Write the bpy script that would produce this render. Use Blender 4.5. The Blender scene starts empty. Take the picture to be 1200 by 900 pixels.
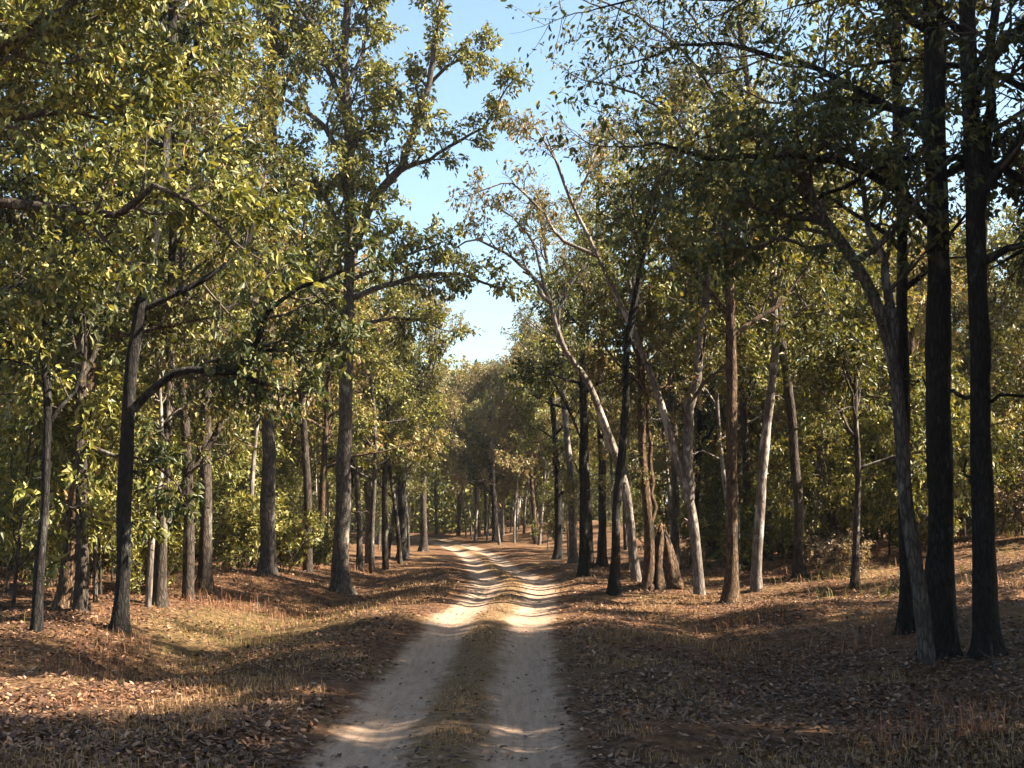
import bpy, math, random
import numpy as np
from mathutils import noise as mnoise, Vector

SEED = 11
rng = np.random.default_rng(SEED)
random.seed(SEED)
scene = bpy.context.scene
col = scene.collection
PI = math.pi

# ------------------------------------------------------------------ camera
F = 1500.0                      # focal length in photograph pixels (1200 wide)
CAM_H = 2.25
PITCH = math.atan(140 / F)
cam_d = bpy.data.cameras.new('camera')
cam_d.sensor_width = 36.0
cam_d.lens = 36.0 * F / 1200.0
cam_d.clip_start = 0.1
cam_d.clip_end = 4000
cam = bpy.data.objects.new('camera', cam_d)
cam.location = (0, 0, CAM_H)
cam.rotation_euler = (PI / 2 + PITCH, 0, 0)
col.objects.link(cam)
scene.camera = cam
CP, SP = math.cos(PITCH), math.sin(PITCH)


def ray(px, py):
    u, v = (px - 600) / F, (450 - py) / F
    return np.array([u, CP - v * SP, SP + v * CP])


def at(px, py, y):
    """World point on the photograph's ray (px, py) at forward distance y."""
    d = ray(px, py)
    return np.array([0, 0, CAM_H]) + d * (y / d[1])


def px_of(x, y):
    return 600 + F * x / (y * CP)


# ------------------------------------------------------------------ terrain
RY = np.array([-40, 0, 10.6, 12.7, 15.7, 22, 30, 36, 48, 62, 76, 90, 110, 135, 200.])
RX = np.array([-.6, -.6, -.6, -.6, -.58, -.5, -.18, .08, -.5, -1.0, -2.1, -3.9, -7.2, -16., -56.])
_ys = np.linspace(-40, 200, 2401)
_xs = np.interp(_ys, RY, RX)
_k = np.hanning(81); _k /= _k.sum()
_xs = np.convolve(np.pad(_xs, 40, mode='edge'), _k, 'valid')


def road_x(y):
    return np.interp(y, _ys, _xs)


def vnoise(x, y, seed=0):
    """Cheap smooth value noise on arrays, about -1..1."""
    x = np.asarray(x, float); y = np.asarray(y, float)
    xi, yi = np.floor(x).astype(np.int64), np.floor(y).astype(np.int64)
    fx, fy = x - xi, y - yi
    fx, fy = fx * fx * (3 - 2 * fx), fy * fy * (3 - 2 * fy)

    def h(a, b):
        n = (a * 374761393 + b * 668265263 + seed * 974634777) & 0x7fffffff
        n = ((n ^ (n >> 13)) * 1274126177) & 0x7fffffff
        n = n ^ (n >> 16)
        return (n & 0xffff) / 32767.5 - 1
    a, b = h(xi, yi), h(xi + 1, yi)
    c, d = h(xi, yi + 1), h(xi + 1, yi + 1)
    return (a * (1 - fx) + b * fx) * (1 - fy) + (c * (1 - fx) + d * fx) * fy


def smooth(a, b, x):
    t = np.clip((x - a) / (b - a), 0, 1)
    return t * t * (3 - 2 * t)


def ground(x, y):
    x = np.asarray(x, float); y = np.asarray(y, float)
    s = x - road_x(y)
    a = np.abs(s)
    z = 0.05 * np.sin(y * .55 + .6) * (1 - smooth(60, 90, y)) + .035 * np.sin(y * 1.31) * (1 - smooth(40, 60, y))
    z = z - .68 * smooth(37, 60, y)
    z = z - 0.075 * np.exp(-((a - .73) / .36) ** 2)
    z = z + 0.035 * np.exp(-(s / .28) ** 2)
    z = z + 0.07 * smooth(1.15, 1.9, a)
    z = z - 0.32 * np.exp(-((s + 4.2) / 1.3) ** 2) * smooth(12, 20, y) * (1 - smooth(44, 60, y))
    z = z - 0.20 * np.exp(-((s - 3.9) / 1.2) ** 2) * (1 - smooth(24, 34, y))
    z = z + 0.35 * smooth(5.0, 9, s) + 0.85 * smooth(8, 16, s)
    z = z + 0.32 * smooth(5.3, 9, -s)
    w = smooth(1.2, 2.2, a)
    z = z + w * (.11 * vnoise(x * .55, y * .55, 1) + .045 * vnoise(x * 1.4, y * 1.4, 2) + .02 * vnoise(x * 3.7, y * 3.7, 3))
    z = z + (1 - w) * .012 * vnoise(x * 2.3, y * 1.2, 5)
    z = z + smooth(9, 30, a) * .35 * vnoise(x * .11, y * .11, 4)
    return z


def hit(px, py):
    """Where the photograph's ray meets the terrain."""
    d = ray(px, py)
    lo, hi = 3.0, 400.0
    y = lo
    prev = lo
    while y < hi:
        p = d * (y / d[1])
        if CAM_H + p[2] < float(ground(p[0], y)):
            break
        prev = y
        y += .25
    a, b = prev, y
    for _ in range(18):
        m = (a + b) / 2
        p = d * (m / d[1])
        if CAM_H + p[2] < float(ground(p[0], m)):
            b = m
        else:
            a = m
    p = d * (a / d[1])
    return np.array([p[0], a, float(ground(p[0], a))])


# ------------------------------------------------------------------ object helpers
def mesh_np(name, verts, faces_list, mats, mat_idx=None, smooth_sh=False):
    """faces_list: list of int arrays (n,k) with fixed k."""
    me = bpy.data.meshes.new(name)
    verts = np.asarray(verts, np.float32)
    me.vertices.add(len(verts))
    me.vertices.foreach_set('co', verts.ravel())
    loops = np.concatenate([f.ravel() for f in faces_list]).astype(np.int32)
    tot = np.concatenate([np.full(len(f), f.shape[1], np.int32) for f in faces_list])
    start = np.concatenate([[0], np.cumsum(tot)[:-1]]).astype(np.int32)
    me.loops.add(len(loops))
    me.loops.foreach_set('vertex_index', loops)
    me.polygons.add(len(tot))
    me.polygons.foreach_set('loop_start', start)
    if mat_idx is not None:
        me.polygons.foreach_set('material_index', np.asarray(mat_idx, np.int32))
    for m in mats:
        me.materials.append(m)
    me.update(calc_edges=True)
    me.polygons.foreach_set('use_smooth', np.full(len(tot), bool(smooth_sh)) if not hasattr(smooth_sh, '__len__') else smooth_sh)
    me.validate()
    return me


def obj(name, me, parent=None):
    o = bpy.data.objects.new(name, me)
    col.objects.link(o)
    if parent is not None:
        o.parent = parent
    return o


def tag(o, label=None, cat=None, group=None, kind=None):
    if label: o['label'] = label
    if cat: o['category'] = cat
    if group: o['group'] = group
    if kind: o['kind'] = kind
    return o


def empty(name, loc, rz=0.0, sc=1.0):
    o = bpy.data.objects.new(name, None)
    o.empty_display_size = .3
    o.location = loc
    o.rotation_euler = (0, 0, rz)
    o.scale = (sc, sc, sc)
    col.objects.link(o)
    return o


# ------------------------------------------------------------------ materials
def new_mat(name):
    m = bpy.data.materials.new(name)
    m.use_nodes = True
    nt = m.node_tree
    nt.nodes.clear()
    out = nt.nodes.new('ShaderNodeOutputMaterial')
    return m, nt, out


def N(nt, t, **kw):
    n = nt.nodes.new(t)
    for k, v in kw.items():
        if k.startswith('i_'):
            n.inputs[k[2:].replace('_', ' ')].default_value = v
        else:
            setattr(n, k, v)
    return n


def ramp(nt, stops, interp='LINEAR'):
    r = nt.nodes.new('ShaderNodeValToRGB')
    r.color_ramp.interpolation = interp
    e = r.color_ramp.elements
    while len(e) < len(stops):
        e.new(.5)
    for i, (p, c) in enumerate(stops):
        e[i].position = p
        e[i].color = (*c, 1)
    return r


def leaf_mat(name, stops, trans=.20, rough=.5, spec=.25):
    m, nt, out = new_mat(name)
    L = nt.links.new
    g = N(nt, 'ShaderNodeNewGeometry')
    oi = N(nt, 'ShaderNodeObjectInfo')
    r = ramp(nt, stops)
    L(g.outputs['Random Per Island'], r.inputs[0])
    hsv = N(nt, 'ShaderNodeHueSaturation')
    mr = N(nt, 'ShaderNodeMapRange'); mr.inputs[3].default_value = .75; mr.inputs[4].default_value = 1.25
    L(oi.outputs['Random'], mr.inputs[0])
    L(mr.outputs[0], hsv.inputs['Value'])
    mh = N(nt, 'ShaderNodeMapRange'); mh.inputs[3].default_value = .485; mh.inputs[4].default_value = .512
    ad = N(nt, 'ShaderNodeMath', operation='FRACT')
    mu = N(nt, 'ShaderNodeMath', operation='MULTIPLY'); mu.inputs[1].default_value = 17.3
    L(oi.outputs['Random'], mu.inputs[0]); L(mu.outputs[0], ad.inputs[0]); L(ad.outputs[0], mh.inputs[0])
    L(mh.outputs[0], hsv.inputs['Hue'])
    L(r.outputs[0], hsv.inputs['Color'])
    p = N(nt, 'ShaderNodeBsdfPrincipled')
    p.inputs['Roughness'].default_value = rough
    p.inputs['Specular IOR Level'].default_value = spec
    L(hsv.outputs[0], p.inputs['Base Color'])
    t = N(nt, 'ShaderNodeBsdfTranslucent')
    tc = N(nt, 'ShaderNodeMix', data_type='RGBA', blend_type='MULTIPLY')
    tc.inputs[0].default_value = 1
    L(hsv.outputs[0], tc.inputs[6]); tc.inputs[7].default_value = (1.7, 1.6, .6, 1)
    L(tc.outputs[2], t.inputs['Color'])
    mx = N(nt, 'ShaderNodeMixShader'); mx.inputs[0].default_value = trans
    L(p.outputs[0], mx.inputs[1]); L(t.outputs[0], mx.inputs[2])
    L(mx.outputs[0], out.inputs[0])
    return m


G_DK = (.032, .043, .017); G_MD = (.078, .084, .023); G_OL = (.163, .152, .042)
G_YL = (.265, .240, .070); BRZ = (.190, .150, .070); ORG = (.22, .115, .045); TAN = (.24, .185, .11); BRN = (.10, .055, .028)
LEAF = {
    'green': leaf_mat('leaf_green', [(0, G_DK), (.42, G_MD), (.8, G_OL), (.98, G_YL), (1, ORG)]),
    'yellow': leaf_mat('leaf_yellow_green', [(0, G_DK), (.25, G_MD), (.6, G_OL), (.9, G_YL), (.98, (.22, .19, .085)), (1, ORG)]),
    'dark': leaf_mat('leaf_dark_green', [(0, (.022, .034, .012)), (.5, G_DK), (.85, G_MD), (1, G_OL)]),
    'bronze': leaf_mat('leaf_bronze', [(0, G_MD), (.25, G_OL), (.5, BRZ), (.8, TAN), (1, ORG)]),
    'olive': leaf_mat('leaf_olive', [(0, G_DK), (.3, G_MD), (.6, (.10, .095, .03)), (.85, (.15, .12, .04)), (1, BRN)]),
    'dead': leaf_mat('leaf_dead', [(0, (.08, .05, .035)), (.4, (.16, .10, .065)), (.75, (.24, .16, .11)), (1, (.33, .26, .20))], trans=.15, rough=.6),
}


def bark_mat(name, c_dark, c_mid, c_light, vscale=1.0, bump=.6, blotch=.0, blotch_col=(.4, .36, .32)):
    m, nt, out = new_mat(name)
    L = nt.links.new
    tc = N(nt, 'ShaderNodeTexCoord')
    mp = N(nt, 'ShaderNodeMapping'); mp.inputs['Scale'].default_value = (1, 1, .22)
    L(tc.outputs['Object'], mp.inputs[0])
    n1 = N(nt, 'ShaderNodeTexNoise'); n1.inputs['Scale'].default_value = 22 * vscale; n1.inputs['Detail'].default_value = 5; n1.inputs['Roughness'].default_value = .65
    L(mp.outputs[0], n1.inputs['Vector'])
    vo = N(nt, 'ShaderNodeTexVoronoi', feature='DISTANCE_TO_EDGE'); vo.inputs['Scale'].default_value = 21 * vscale
    wz = N(nt, 'ShaderNodeVectorMath', operation='ADD')
    sc = N(nt, 'ShaderNodeVectorMath', operation='SCALE'); sc.inputs['Scale'].default_value = .08
    L(n1.outputs['Color'], sc.inputs[0]); L(mp.outputs[0], wz.inputs[0]); L(sc.outputs[0], wz.inputs[1])
    L(wz.outputs[0], vo.inputs['Vector'])
    fis = N(nt, 'ShaderNodeMapRange'); fis.inputs[1].default_value = .0; fis.inputs[2].default_value = .22
    L(vo.outputs['Distance'], fis.inputs[0])
    n2 = N(nt, 'ShaderNodeTexNoise'); n2.inputs['Scale'].default_value = 2.2; n2.inputs['Detail'].default_value = 4
    L(tc.outputs['Object'], n2.inputs['Vector'])
    r = ramp(nt, [(.25, c_dark), (.5, c_mid), (.78, c_light)])
    av = N(nt, 'ShaderNodeMath', operation='MULTIPLY_ADD'); av.inputs[1].default_value = .55; 
    h2 = N(nt, 'ShaderNodeMath', operation='MULTIPLY'); h2.inputs[1].default_value = .45
    L(n2.outputs[0], h2.inputs[0]); L(n1.outputs[0], av.inputs[0]); L(h2.outputs[0], av.inputs[2])
    L(av.outputs[0], r.inputs[0])
    mul = N(nt, 'ShaderNodeMix', data_type='RGBA', blend_type='MIX')
    L(fis.outputs[0], mul.inputs[0]); mul.inputs[6].default_value = tuple(x * .7 for x in c_dark) + (1,)
    L(r.outputs[0], mul.inputs[7])
    last = mul.outputs[2]
    if blotch > 0:
        n3 = N(nt, 'ShaderNodeTexNoise'); n3.inputs['Scale'].default_value = 3.1; n3.inputs['Detail'].default_value = 6; n3.inputs['Roughness'].default_value = .6
        mp3 = N(nt, 'ShaderNodeMapping'); mp3.inputs['Location'].default_value = (3, 7, 1); mp3.inputs['Scale'].default_value = (1, 1, .5)
        L(tc.outputs['Object'], mp3.inputs[0]); L(mp3.outputs[0], n3.inputs['Vector'])
        br = ramp(nt, [(.6 - blotch * .25, (0, 0, 0)), (.68 - blotch * .25, (1, 1, 1))])
        L(n3.outputs[0], br.inputs[0])
        mx = N(nt, 'ShaderNodeMix', data_type='RGBA'); L(br.outputs[0], mx.inputs[0]); L(last, mx.inputs[6]); mx.inputs[7].default_value = (*blotch_col, 1)
        last = mx.outputs[2]
    p = N(nt, 'ShaderNodeBsdfPrincipled'); p.inputs['Roughness'].default_value = .9; p.inputs['Specular IOR Level'].default_value = .15
    L(last, p.inputs['Base Color'])
    hsum = N(nt, 'ShaderNodeMath', operation='MULTIPLY_ADD'); hsum.inputs[1].default_value = .7
    L(fis.outputs[0], hsum.inputs[0]); L(n1.outputs[0], hsum.inputs[2])
    b = N(nt, 'ShaderNodeBump'); b.inputs['Strength'].default_value = bump; b.inputs['Distance'].default_value = .03
    L(hsum.outputs[0], b.inputs['Height']); L(b.outputs[0], p.inputs['Normal'])
    L(p.outputs[0], out.inputs[0])
    return m


BARK = {
    'dark': bark_mat('bark_dark', (.013, .0115, .011), (.026, .0225, .021), (.048, .042, .039), 1.0, .9, .06, (.085, .08, .074)),
    'grey': bark_mat('bark_grey_brown', (.05, .041, .036), (.10, .082, .072), (.18, .15, .132), .9, .8, .08, (.24, .22, .195)),
    'pale': bark_mat('bark_pale', (.095, .076, .066), (.155, .128, .112), (.24, .203, .18), .7, .4, .25, (.30, .265, .24)),
    'brown': bark_mat('bark_orange_brown', (.05, .032, .022), (.13, .08, .05), (.25, .165, .105), 1.0, .9, .2, (.025, .02, .017)),
    'mid': bark_mat('bark_brown', (.032, .025, .021), (.065, .05, .041), (.12, .092, .076), .9, .7, .08, (.16, .145, .12)),
    'twig': bark_mat('bark_twig', (.05, .04, .034), (.095, .076, .065), (.15, .125, .108), 1.5, .2),
}


def litter_color(nt):
    """Leaf-litter colour and height from world coordinates; shared by the ground and the track's margins."""
    L = nt.links.new
    g = N(nt, 'ShaderNodeNewGeometry')
    pos = g.outputs['Position']
    big = N(nt, 'ShaderNodeTexNoise'); big.inputs['Scale'].default_value = .38; big.inputs['Detail'].default_value = 4; big.inputs['Roughness'].default_value = .6
    mid = N(nt, 'ShaderNodeTexNoise'); mid.inputs['Scale'].default_value = 2.3; mid.inputs['Detail'].default_value = 6; mid.inputs['Roughness'].default_value = .7
    fine = N(nt, 'ShaderNodeTexNoise'); fine.inputs['Scale'].default_value = 22; fine.inputs['Detail'].default_value = 6; fine.inputs['Roughness'].default_value = .75
    for n in (big, mid, fine): L(pos, n.inputs['Vector'])
    vo = N(nt, 'ShaderNodeTexVoronoi'); vo.inputs['Scale'].default_value = 9.0
    dis = N(nt, 'ShaderNodeVectorMath', operation='SCALE'); dis.inputs['Scale'].default_value = .12
    ad = N(nt, 'ShaderNodeVectorMath', operation='ADD')
    L(fine.outputs['Color'], dis.inputs[0]); L(pos, ad.inputs[0]); L(dis.outputs[0], ad.inputs[1]); L(ad.outputs[0], vo.inputs['Vector'])
    sep = N(nt, 'ShaderNodeSeparateColor'); L(vo.outputs['Color'], sep.inputs[0])
    r1 = ramp(nt, [(.28, (.024, .016, .012)), (.45, (.064, .033, .019)), (.6, (.125, .064, .034)), (.75, (.22, .13, .07))])
    sm = N(nt, 'ShaderNodeMath', operation='MULTIPLY_ADD'); sm.inputs[1].default_value = .45
    s2 = N(nt, 'ShaderNodeMath', operation='MULTIPLY'); s2.inputs[1].default_value = .33
    s3 = N(nt, 'ShaderNodeMath', operation='MULTIPLY_ADD'); s3.inputs[1].default_value = .22
    L(sep.outputs[0], s3.inputs[0]); L(mid.outputs[0], sm.inputs[0]); L(fine.outputs[0], s2.inputs[0])
    L(s2.outputs[0], s3.inputs[2]); L(s3.outputs[0], sm.inputs[2])
    L(sm.outputs[0], r1.inputs[0])
    straw = ramp(nt, [(.3, (.07, .04, .022)), (.55, (.155, .095, .046)), (.8, (.26, .175, .088))])
    L(fine.outputs[0], straw.inputs[0])
    sf = ramp(nt, [(.49, (0, 0, 0)), (.64, (.75, .75, .75))])
    L(big.outputs[0], sf.inputs[0])
    m1 = N(nt, 'ShaderNodeMix', data_type='RGBA'); L(sf.outputs[0], m1.inputs[0]); L(r1.outputs[0], m1.inputs[6]); L(straw.outputs[0], m1.inputs[7])
    # a hollow with short green herbs beside the track
    sx = N(nt, 'ShaderNodeVectorMath', operation='DISTANCE')
    mpg = N(nt, 'ShaderNodeMapping'); mpg.inputs['Scale'].default_value = (.42, .20, 0)
    L(pos, mpg.inputs[0]); L(mpg.outputs[0], sx.inputs[0]); sx.inputs[1].default_value = (-4.6 * .42, 23.5 * .20, 0)
    gsum = N(nt, 'ShaderNodeMath', operation='MULTIPLY_ADD'); gsum.inputs[1].default_value = -1.3; L(mid.outputs[0], gsum.inputs[0]); L(sx.outputs['Value'], gsum.inputs[2])
    gf = ramp(nt, [(.0, (.22, .22, .22)), (.4, (0, 0, 0))]); L(gsum.outputs[0], gf.inputs[0])
    grn = ramp(nt, [(.3, (.06, .06, .022)), (.7, (.17, .155, .055))]); L(fine.outputs[0], grn.inputs[0])
    m2 = N(nt, 'ShaderNodeMix', data_type='RGBA'); L(gf.outputs[0], m2.inputs[0]); L(m1.outputs[2], m2.inputs[6]); L(grn.outputs[0], m2.inputs[7])
    hh = N(nt, 'ShaderNodeMath', operation='MULTIPLY_ADD'); hh.inputs[1].default_value = .6
    L(fine.outputs[0], hh.inputs[0]); L(vo.outputs['Distance'], hh.inputs[2])
    return m2.outputs[2], hh.outputs[0], fine, mid, pos


def ground_mat():
    m, nt, out = new_mat('leaf_litter_ground')
    L = nt.links.new
    c, h, fine, mid, pos = litter_color(nt)
    p = N(nt, 'ShaderNodeBsdfPrincipled'); p.inputs['Roughness'].default_value = .95; p.inputs['Specular IOR Level'].default_value = .1
    L(c, p.inputs['Base Color'])
    b = N(nt, 'ShaderNodeBump'); b.inputs['Strength'].default_value = .8; b.inputs['Distance'].default_value = .05
    L(h, b.inputs['Height']); L(b.outputs[0], p.inputs['Normal'])
    L(p.outputs[0], out.inputs[0])
    return m


def road_mat():
    m, nt, out = new_mat('sandy_track')
    L = nt.links.new
    c, h, fine, mid, pos = litter_color(nt)
    at_ = N(nt, 'ShaderNodeAttribute', attribute_name='across')
    s = at_.outputs['Fac']
    ab = N(nt, 'ShaderNodeMath', operation='ABSOLUTE'); L(s, ab.inputs[0])
    d = N(nt, 'ShaderNodeMath', operation='SUBTRACT'); L(ab.outputs[0], d.inputs[0]); d.inputs[1].default_value = .74
    da = N(nt, 'ShaderNodeMath', operation='ABSOLUTE'); L(d.outputs[0], da.inputs[0])
    # ragged edge
    e1 = N(nt, 'ShaderNodeMath', operation='MULTIPLY_ADD'); e1.inputs[1].default_value = .8; e1.inputs[2].default_value = -.40
    L(mid.outputs[0], e1.inputs[0])
    e2 = N(nt, 'ShaderNodeMath', operation='MULTIPLY_ADD'); e2.inputs[1].default_value = .34; L(fine.outputs[0], e2.inputs[0]); L(e1.outputs[0], e2.inputs[2])
    e3 = N(nt, 'ShaderNodeMath', operation='ADD'); L(da.outputs[0], e3.inputs[0]); L(e2.outputs[0], e3.inputs[1])
    mk = N(nt, 'ShaderNodeMapRange', interpolation_type='SMOOTHSTEP'); mk.inputs[1].default_value = .40; mk.inputs[2].default_value = .74; mk.inputs[3].default_value = 1; mk.inputs[4].default_value = 0
    L(e3.outputs[0], mk.inputs[0])
    sand_n = N(nt, 'ShaderNodeTexNoise'); sand_n.inputs['Scale'].default_value = 4.0; sand_n.inputs['Detail'].default_value = 7; sand_n.inputs['Roughness'].default_value = .7
    smp = N(nt, 'ShaderNodeMapping'); smp.inputs['Scale'].default_value = (3.2, .3, 1); L(pos, smp.inputs[0]); L(smp.outputs[0], sand_n.inputs['Vector'])
    sr = ramp(nt, [(.3, (.19, .131, .094)), (.5, (.262, .185, .136)), (.72, (.325, .24, .183))])
    L(sand_n.outputs[0], sr.inputs[0])
    peb = N(nt, 'ShaderNodeTexNoise'); peb.inputs['Scale'].default_value = 60; peb.inputs['Detail'].default_value = 3; L(pos, peb.inputs['Vector'])
    pr = ramp(nt, [(.33, (.62, .58, .55)), (.5, (1, 1, 1))]); L(peb.outputs[0], pr.inputs[0])
    sp = N(nt, 'ShaderNodeMix', data_type='RGBA', blend_type='MULTIPLY'); sp.inputs[0].default_value = .8
    L(sr.outputs[0], sp.inputs[6]); L(pr.outputs[0], sp.inputs[7])
    mx = N(nt, 'ShaderNodeMix', data_type='RGBA'); cs = N(nt, 'ShaderNodeMapRange', interpolation_type='SMOOTHSTEP'); cs.inputs[1].default_value = .25; cs.inputs[2].default_value = .55; cs.inputs[3].default_value = .8; cs.inputs[4].default_value = 0
    L(ab.outputs[0], cs.inputs[0])
    st = ramp(nt, [(.3, (.075, .045, .026)), (.5, (.15, .094, .050)), (.7, (.26, .175, .092))]); L(fine.outputs[0], st.inputs[0])
    cm = N(nt, 'ShaderNodeMix', data_type='RGBA'); L(cs.outputs[0], cm.inputs[0]); L(c, cm.inputs[6]); L(st.outputs[0], cm.inputs[7])
    L(mk.outputs[0], mx.inputs[0]); L(cm.outputs[2], mx.inputs[6]); L(sp.outputs[2], mx.inputs[7])
    p = N(nt, 'ShaderNodeBsdfPrincipled'); p.inputs['Roughness'].default_value = .95; p.inputs['Specular IOR Level'].default_value = .1
    L(mx.outputs[2], p.inputs['Base Color'])
    bs = N(nt, 'ShaderNodeMapRange'); bs.inputs[3].default_value = .8; bs.inputs[4].default_value = .12; L(mk.outputs[0], bs.inputs[0])
    b = N(nt, 'ShaderNodeBump'); b.inputs['Distance'].default_value = .05
    L(bs.outputs[0], b.inputs['Strength']); L(h, b.inputs['Height']); L(b.outputs[0], p.inputs['Normal'])
    L(p.outputs[0], out.inputs[0])
    return m


# ------------------------------------------------------------------ ground sheet and track
def graded(lo, hi, near_lo, near_hi, step, growth):
    a = list(np.arange(near_lo, near_hi + 1e-6, step))
    st = step
    while a[-1] < hi:
        st *= growth
        a.append(a[-1] + st)
    st = step
    b = []
    x = near_lo
    while x > lo:
        st *= growth
        x -= st
        b.append(x)
    return np.array(b[::-1] + a)


S = graded(-900, 900, -9, 9, .12, 1.10)
Y = graded(-300, 1500, 4, 48, .14, 1.06)
SS, YY = np.meshgrid(S, Y)
damp = 1 - smooth(130, 180, YY)
XX = SS + road_x(YY)
ZZ = ground(XX, YY)
idx = np.arange(SS.size).reshape(SS.shape)
quads = np.stack([idx[:-1, :-1], idx[:-1, 1:], idx[1:, 1:], idx[1:, :-1]], -1).reshape(-1, 4)
g_me = mesh_np('ground', np.stack([XX, YY, ZZ], -1).reshape(-1, 3), [quads], [ground_mat()], None, True)
tag(obj('ground', g_me), 'forest floor covered with dry brown leaf litter and straw', kind='structure')
ci = np.where(np.abs(S) < 1.75)[0]
ri = np.where((Y > -30) & (Y < 130))[0]
sub = np.ix_(ri, ci)
v = np.stack([XX[sub], YY[sub], ZZ[sub] + .004], -1).reshape(-1, 3)
idr = np.arange(v.shape[0]).reshape(len(ri), len(ci))
rq = np.stack([idr[:-1, :-1], idr[:-1, 1:], idr[1:, 1:], idr[1:, :-1]], -1).reshape(-1, 4)
r_me = mesh_np('dirt_track', v, [rq], [road_mat()], None, True)
att = r_me.attributes.new('across', 'FLOAT', 'POINT')
att.data.foreach_set('value', SS[sub].ravel().astype(np.float32))
tag(obj('dirt_road', r_me), 'pale sandy two-rut track with a grassy strip along its middle', kind='structure')


# ------------------------------------------------------------------ tree growing
def unit(v):
    return v / (np.linalg.norm(v) + 1e-9)


def resample(pts, rad, step):
    pts = np.asarray(pts, float); rad = np.asarray(rad, float)
    # Catmull-Rom through the points
    P = np.vstack([2 * pts[0] - pts[1], pts, 2 * pts[-1] - pts[-2]])
    out, ro = [], []
    for i in range(1, len(P) - 2):
        n = max(1, int(round(np.linalg.norm(P[i + 1] - P[i]) / step)))
        for k in range(n):
            t = k / n
            out.append(.5 * (2 * P[i] + (P[i + 1] - P[i - 1]) * t + (2 * P[i - 1] - 5 * P[i] + 4 * P[i + 1] - P[i + 2]) * t ** 2 + (3 * P[i] - P[i - 1] - 3 * P[i + 1] + P[i + 2]) * t ** 3))
            ro.append(rad[i - 1] * (1 - t) + rad[i] * t)
    out.append(pts[-1]); ro.append(rad[-1])
    return np.array(out), np.array(ro)


class Geo:
    """Collects tubes and leaves for one mesh."""
    def __init__(s):
        s.v, s.q, s.n = [], [], 0

    def tube(s, pts, rad, sides, rough=0.0, seed=0, flare=0.0):
        pts = np.asarray(pts); rad = np.asarray(rad)
        m = len(pts)
        t = np.gradient(pts, axis=0)
        t /= np.linalg.norm(t, axis=1, keepdims=True) + 1e-9
        ref = np.array([0, 1.0, 0]) if abs(t[0][1]) < .9 else np.array([1.0, 0, 0])
        a = ref - t * (t @ ref)[:, None]
        a /= np.linalg.norm(a, axis=1, keepdims=True) + 1e-9
        b = np.cross(t, a)
        th = np.linspace(0, 2 * PI, sides, endpoint=False)
        R = np.repeat(rad[:, None], sides, 1)
        if rough > 0:
            zz = np.cumsum(np.r_[0, np.linalg.norm(np.diff(pts, axis=0), axis=1)])[:, None]
            cx, cy = np.cos(th)[None] * 1.3, np.sin(th)[None] * 1.3
            R = R * (1 + rough * vnoise(cx * 1.5 + seed + 0 * zz, cy * 1.5 + zz * 1.1, seed) + .5 * rough * vnoise(cx * 4 + zz * .2, cy * 4 + zz * 2.6, seed + 1))
            if flare > 0:
                lob = 1 + .35 * np.cos(th * 5 + seed)[None]
                R = R * (1 + flare * lob * np.exp(-zz / .32))
        V = pts[:, None] + R[..., None] * (np.cos(th)[None, :, None] * a[:, None] + np.sin(th)[None, :, None] * b[:, None])
        i = np.arange(m * sides).reshape(m, sides) + s.n
        j = np.roll(i, -1, 1)
        s.q.append(np.stack([i[:-1], j[:-1], j[1:], i[1:]], -1).reshape(-1, 4))
        s.v.append(V.reshape(-1, 3))
        s.n += m * sides

    def mesh(s, name, mat):
        return mesh_np(name, np.concatenate(s.v), [np.concatenate(s.q)], [mat], None, True)


def leaves_arrays(pos, d, per, size, width, droop, spread, rich, flat=.25):
    """Leaf faces around anchor points; returns verts, list of faces."""
    n = len(pos) * per
    P = np.repeat(pos, per, 0) + rng.normal(0, spread, (n, 3))
    D = np.repeat(d, per, 0)
    A = D * .55 + rng.normal(0, .6, (n, 3)) + np.array([0, 0, -droop])
    A /= np.linalg.norm(A, axis=1, keepdims=True)
    U = np.array([0, 0, 1.0]) + rng.normal(0, .75, (n, 3))
    B = np.cross(U, A)
    B /= np.linalg.norm(B, axis=1, keepdims=True) + 1e-9
    C = np.cross(A, B)
    Ls = (size * rng.uniform(.4, 1.3, n))[:, None]
    W = Ls * width * rng.uniform(.8, 1.15, n)[:, None]
    fold = rng.uniform(.05, .5, n)[:, None]
    base = P
    tip = P + A * Ls - C * Ls * rng.uniform(0, .35, n)[:, None]
    lf = P + A * Ls * .45 - B * W + C * W * fold
    rt = P + A * Ls * .45 + B * W + C * W * fold
    i = np.arange(n)
    if rich:
        tl = P + A * Ls * .78 - B * W * .62 + C * (W * fold * .6 - Ls * .09)
        tr = P + A * Ls * .78 + B * W * .62 + C * (W * fold * .6 - Ls * .09)
        V = np.stack([base, rt, tr, tip, tl, lf], 1).reshape(-1, 3)
        k = i * 6
        q = np.concatenate([np.stack([k, k + 1, k + 2, k + 3], 1), np.stack([k, k + 3, k + 4, k + 5], 1)])
        return V, q
    V = np.stack([base, rt, tip, lf], 1).reshape(-1, 3)
    k = i * 4
    t = np.concatenate([np.stack([k, k + 1, k + 2], 1), np.stack([k, k + 2, k + 3], 1)])
    return V, t


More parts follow.
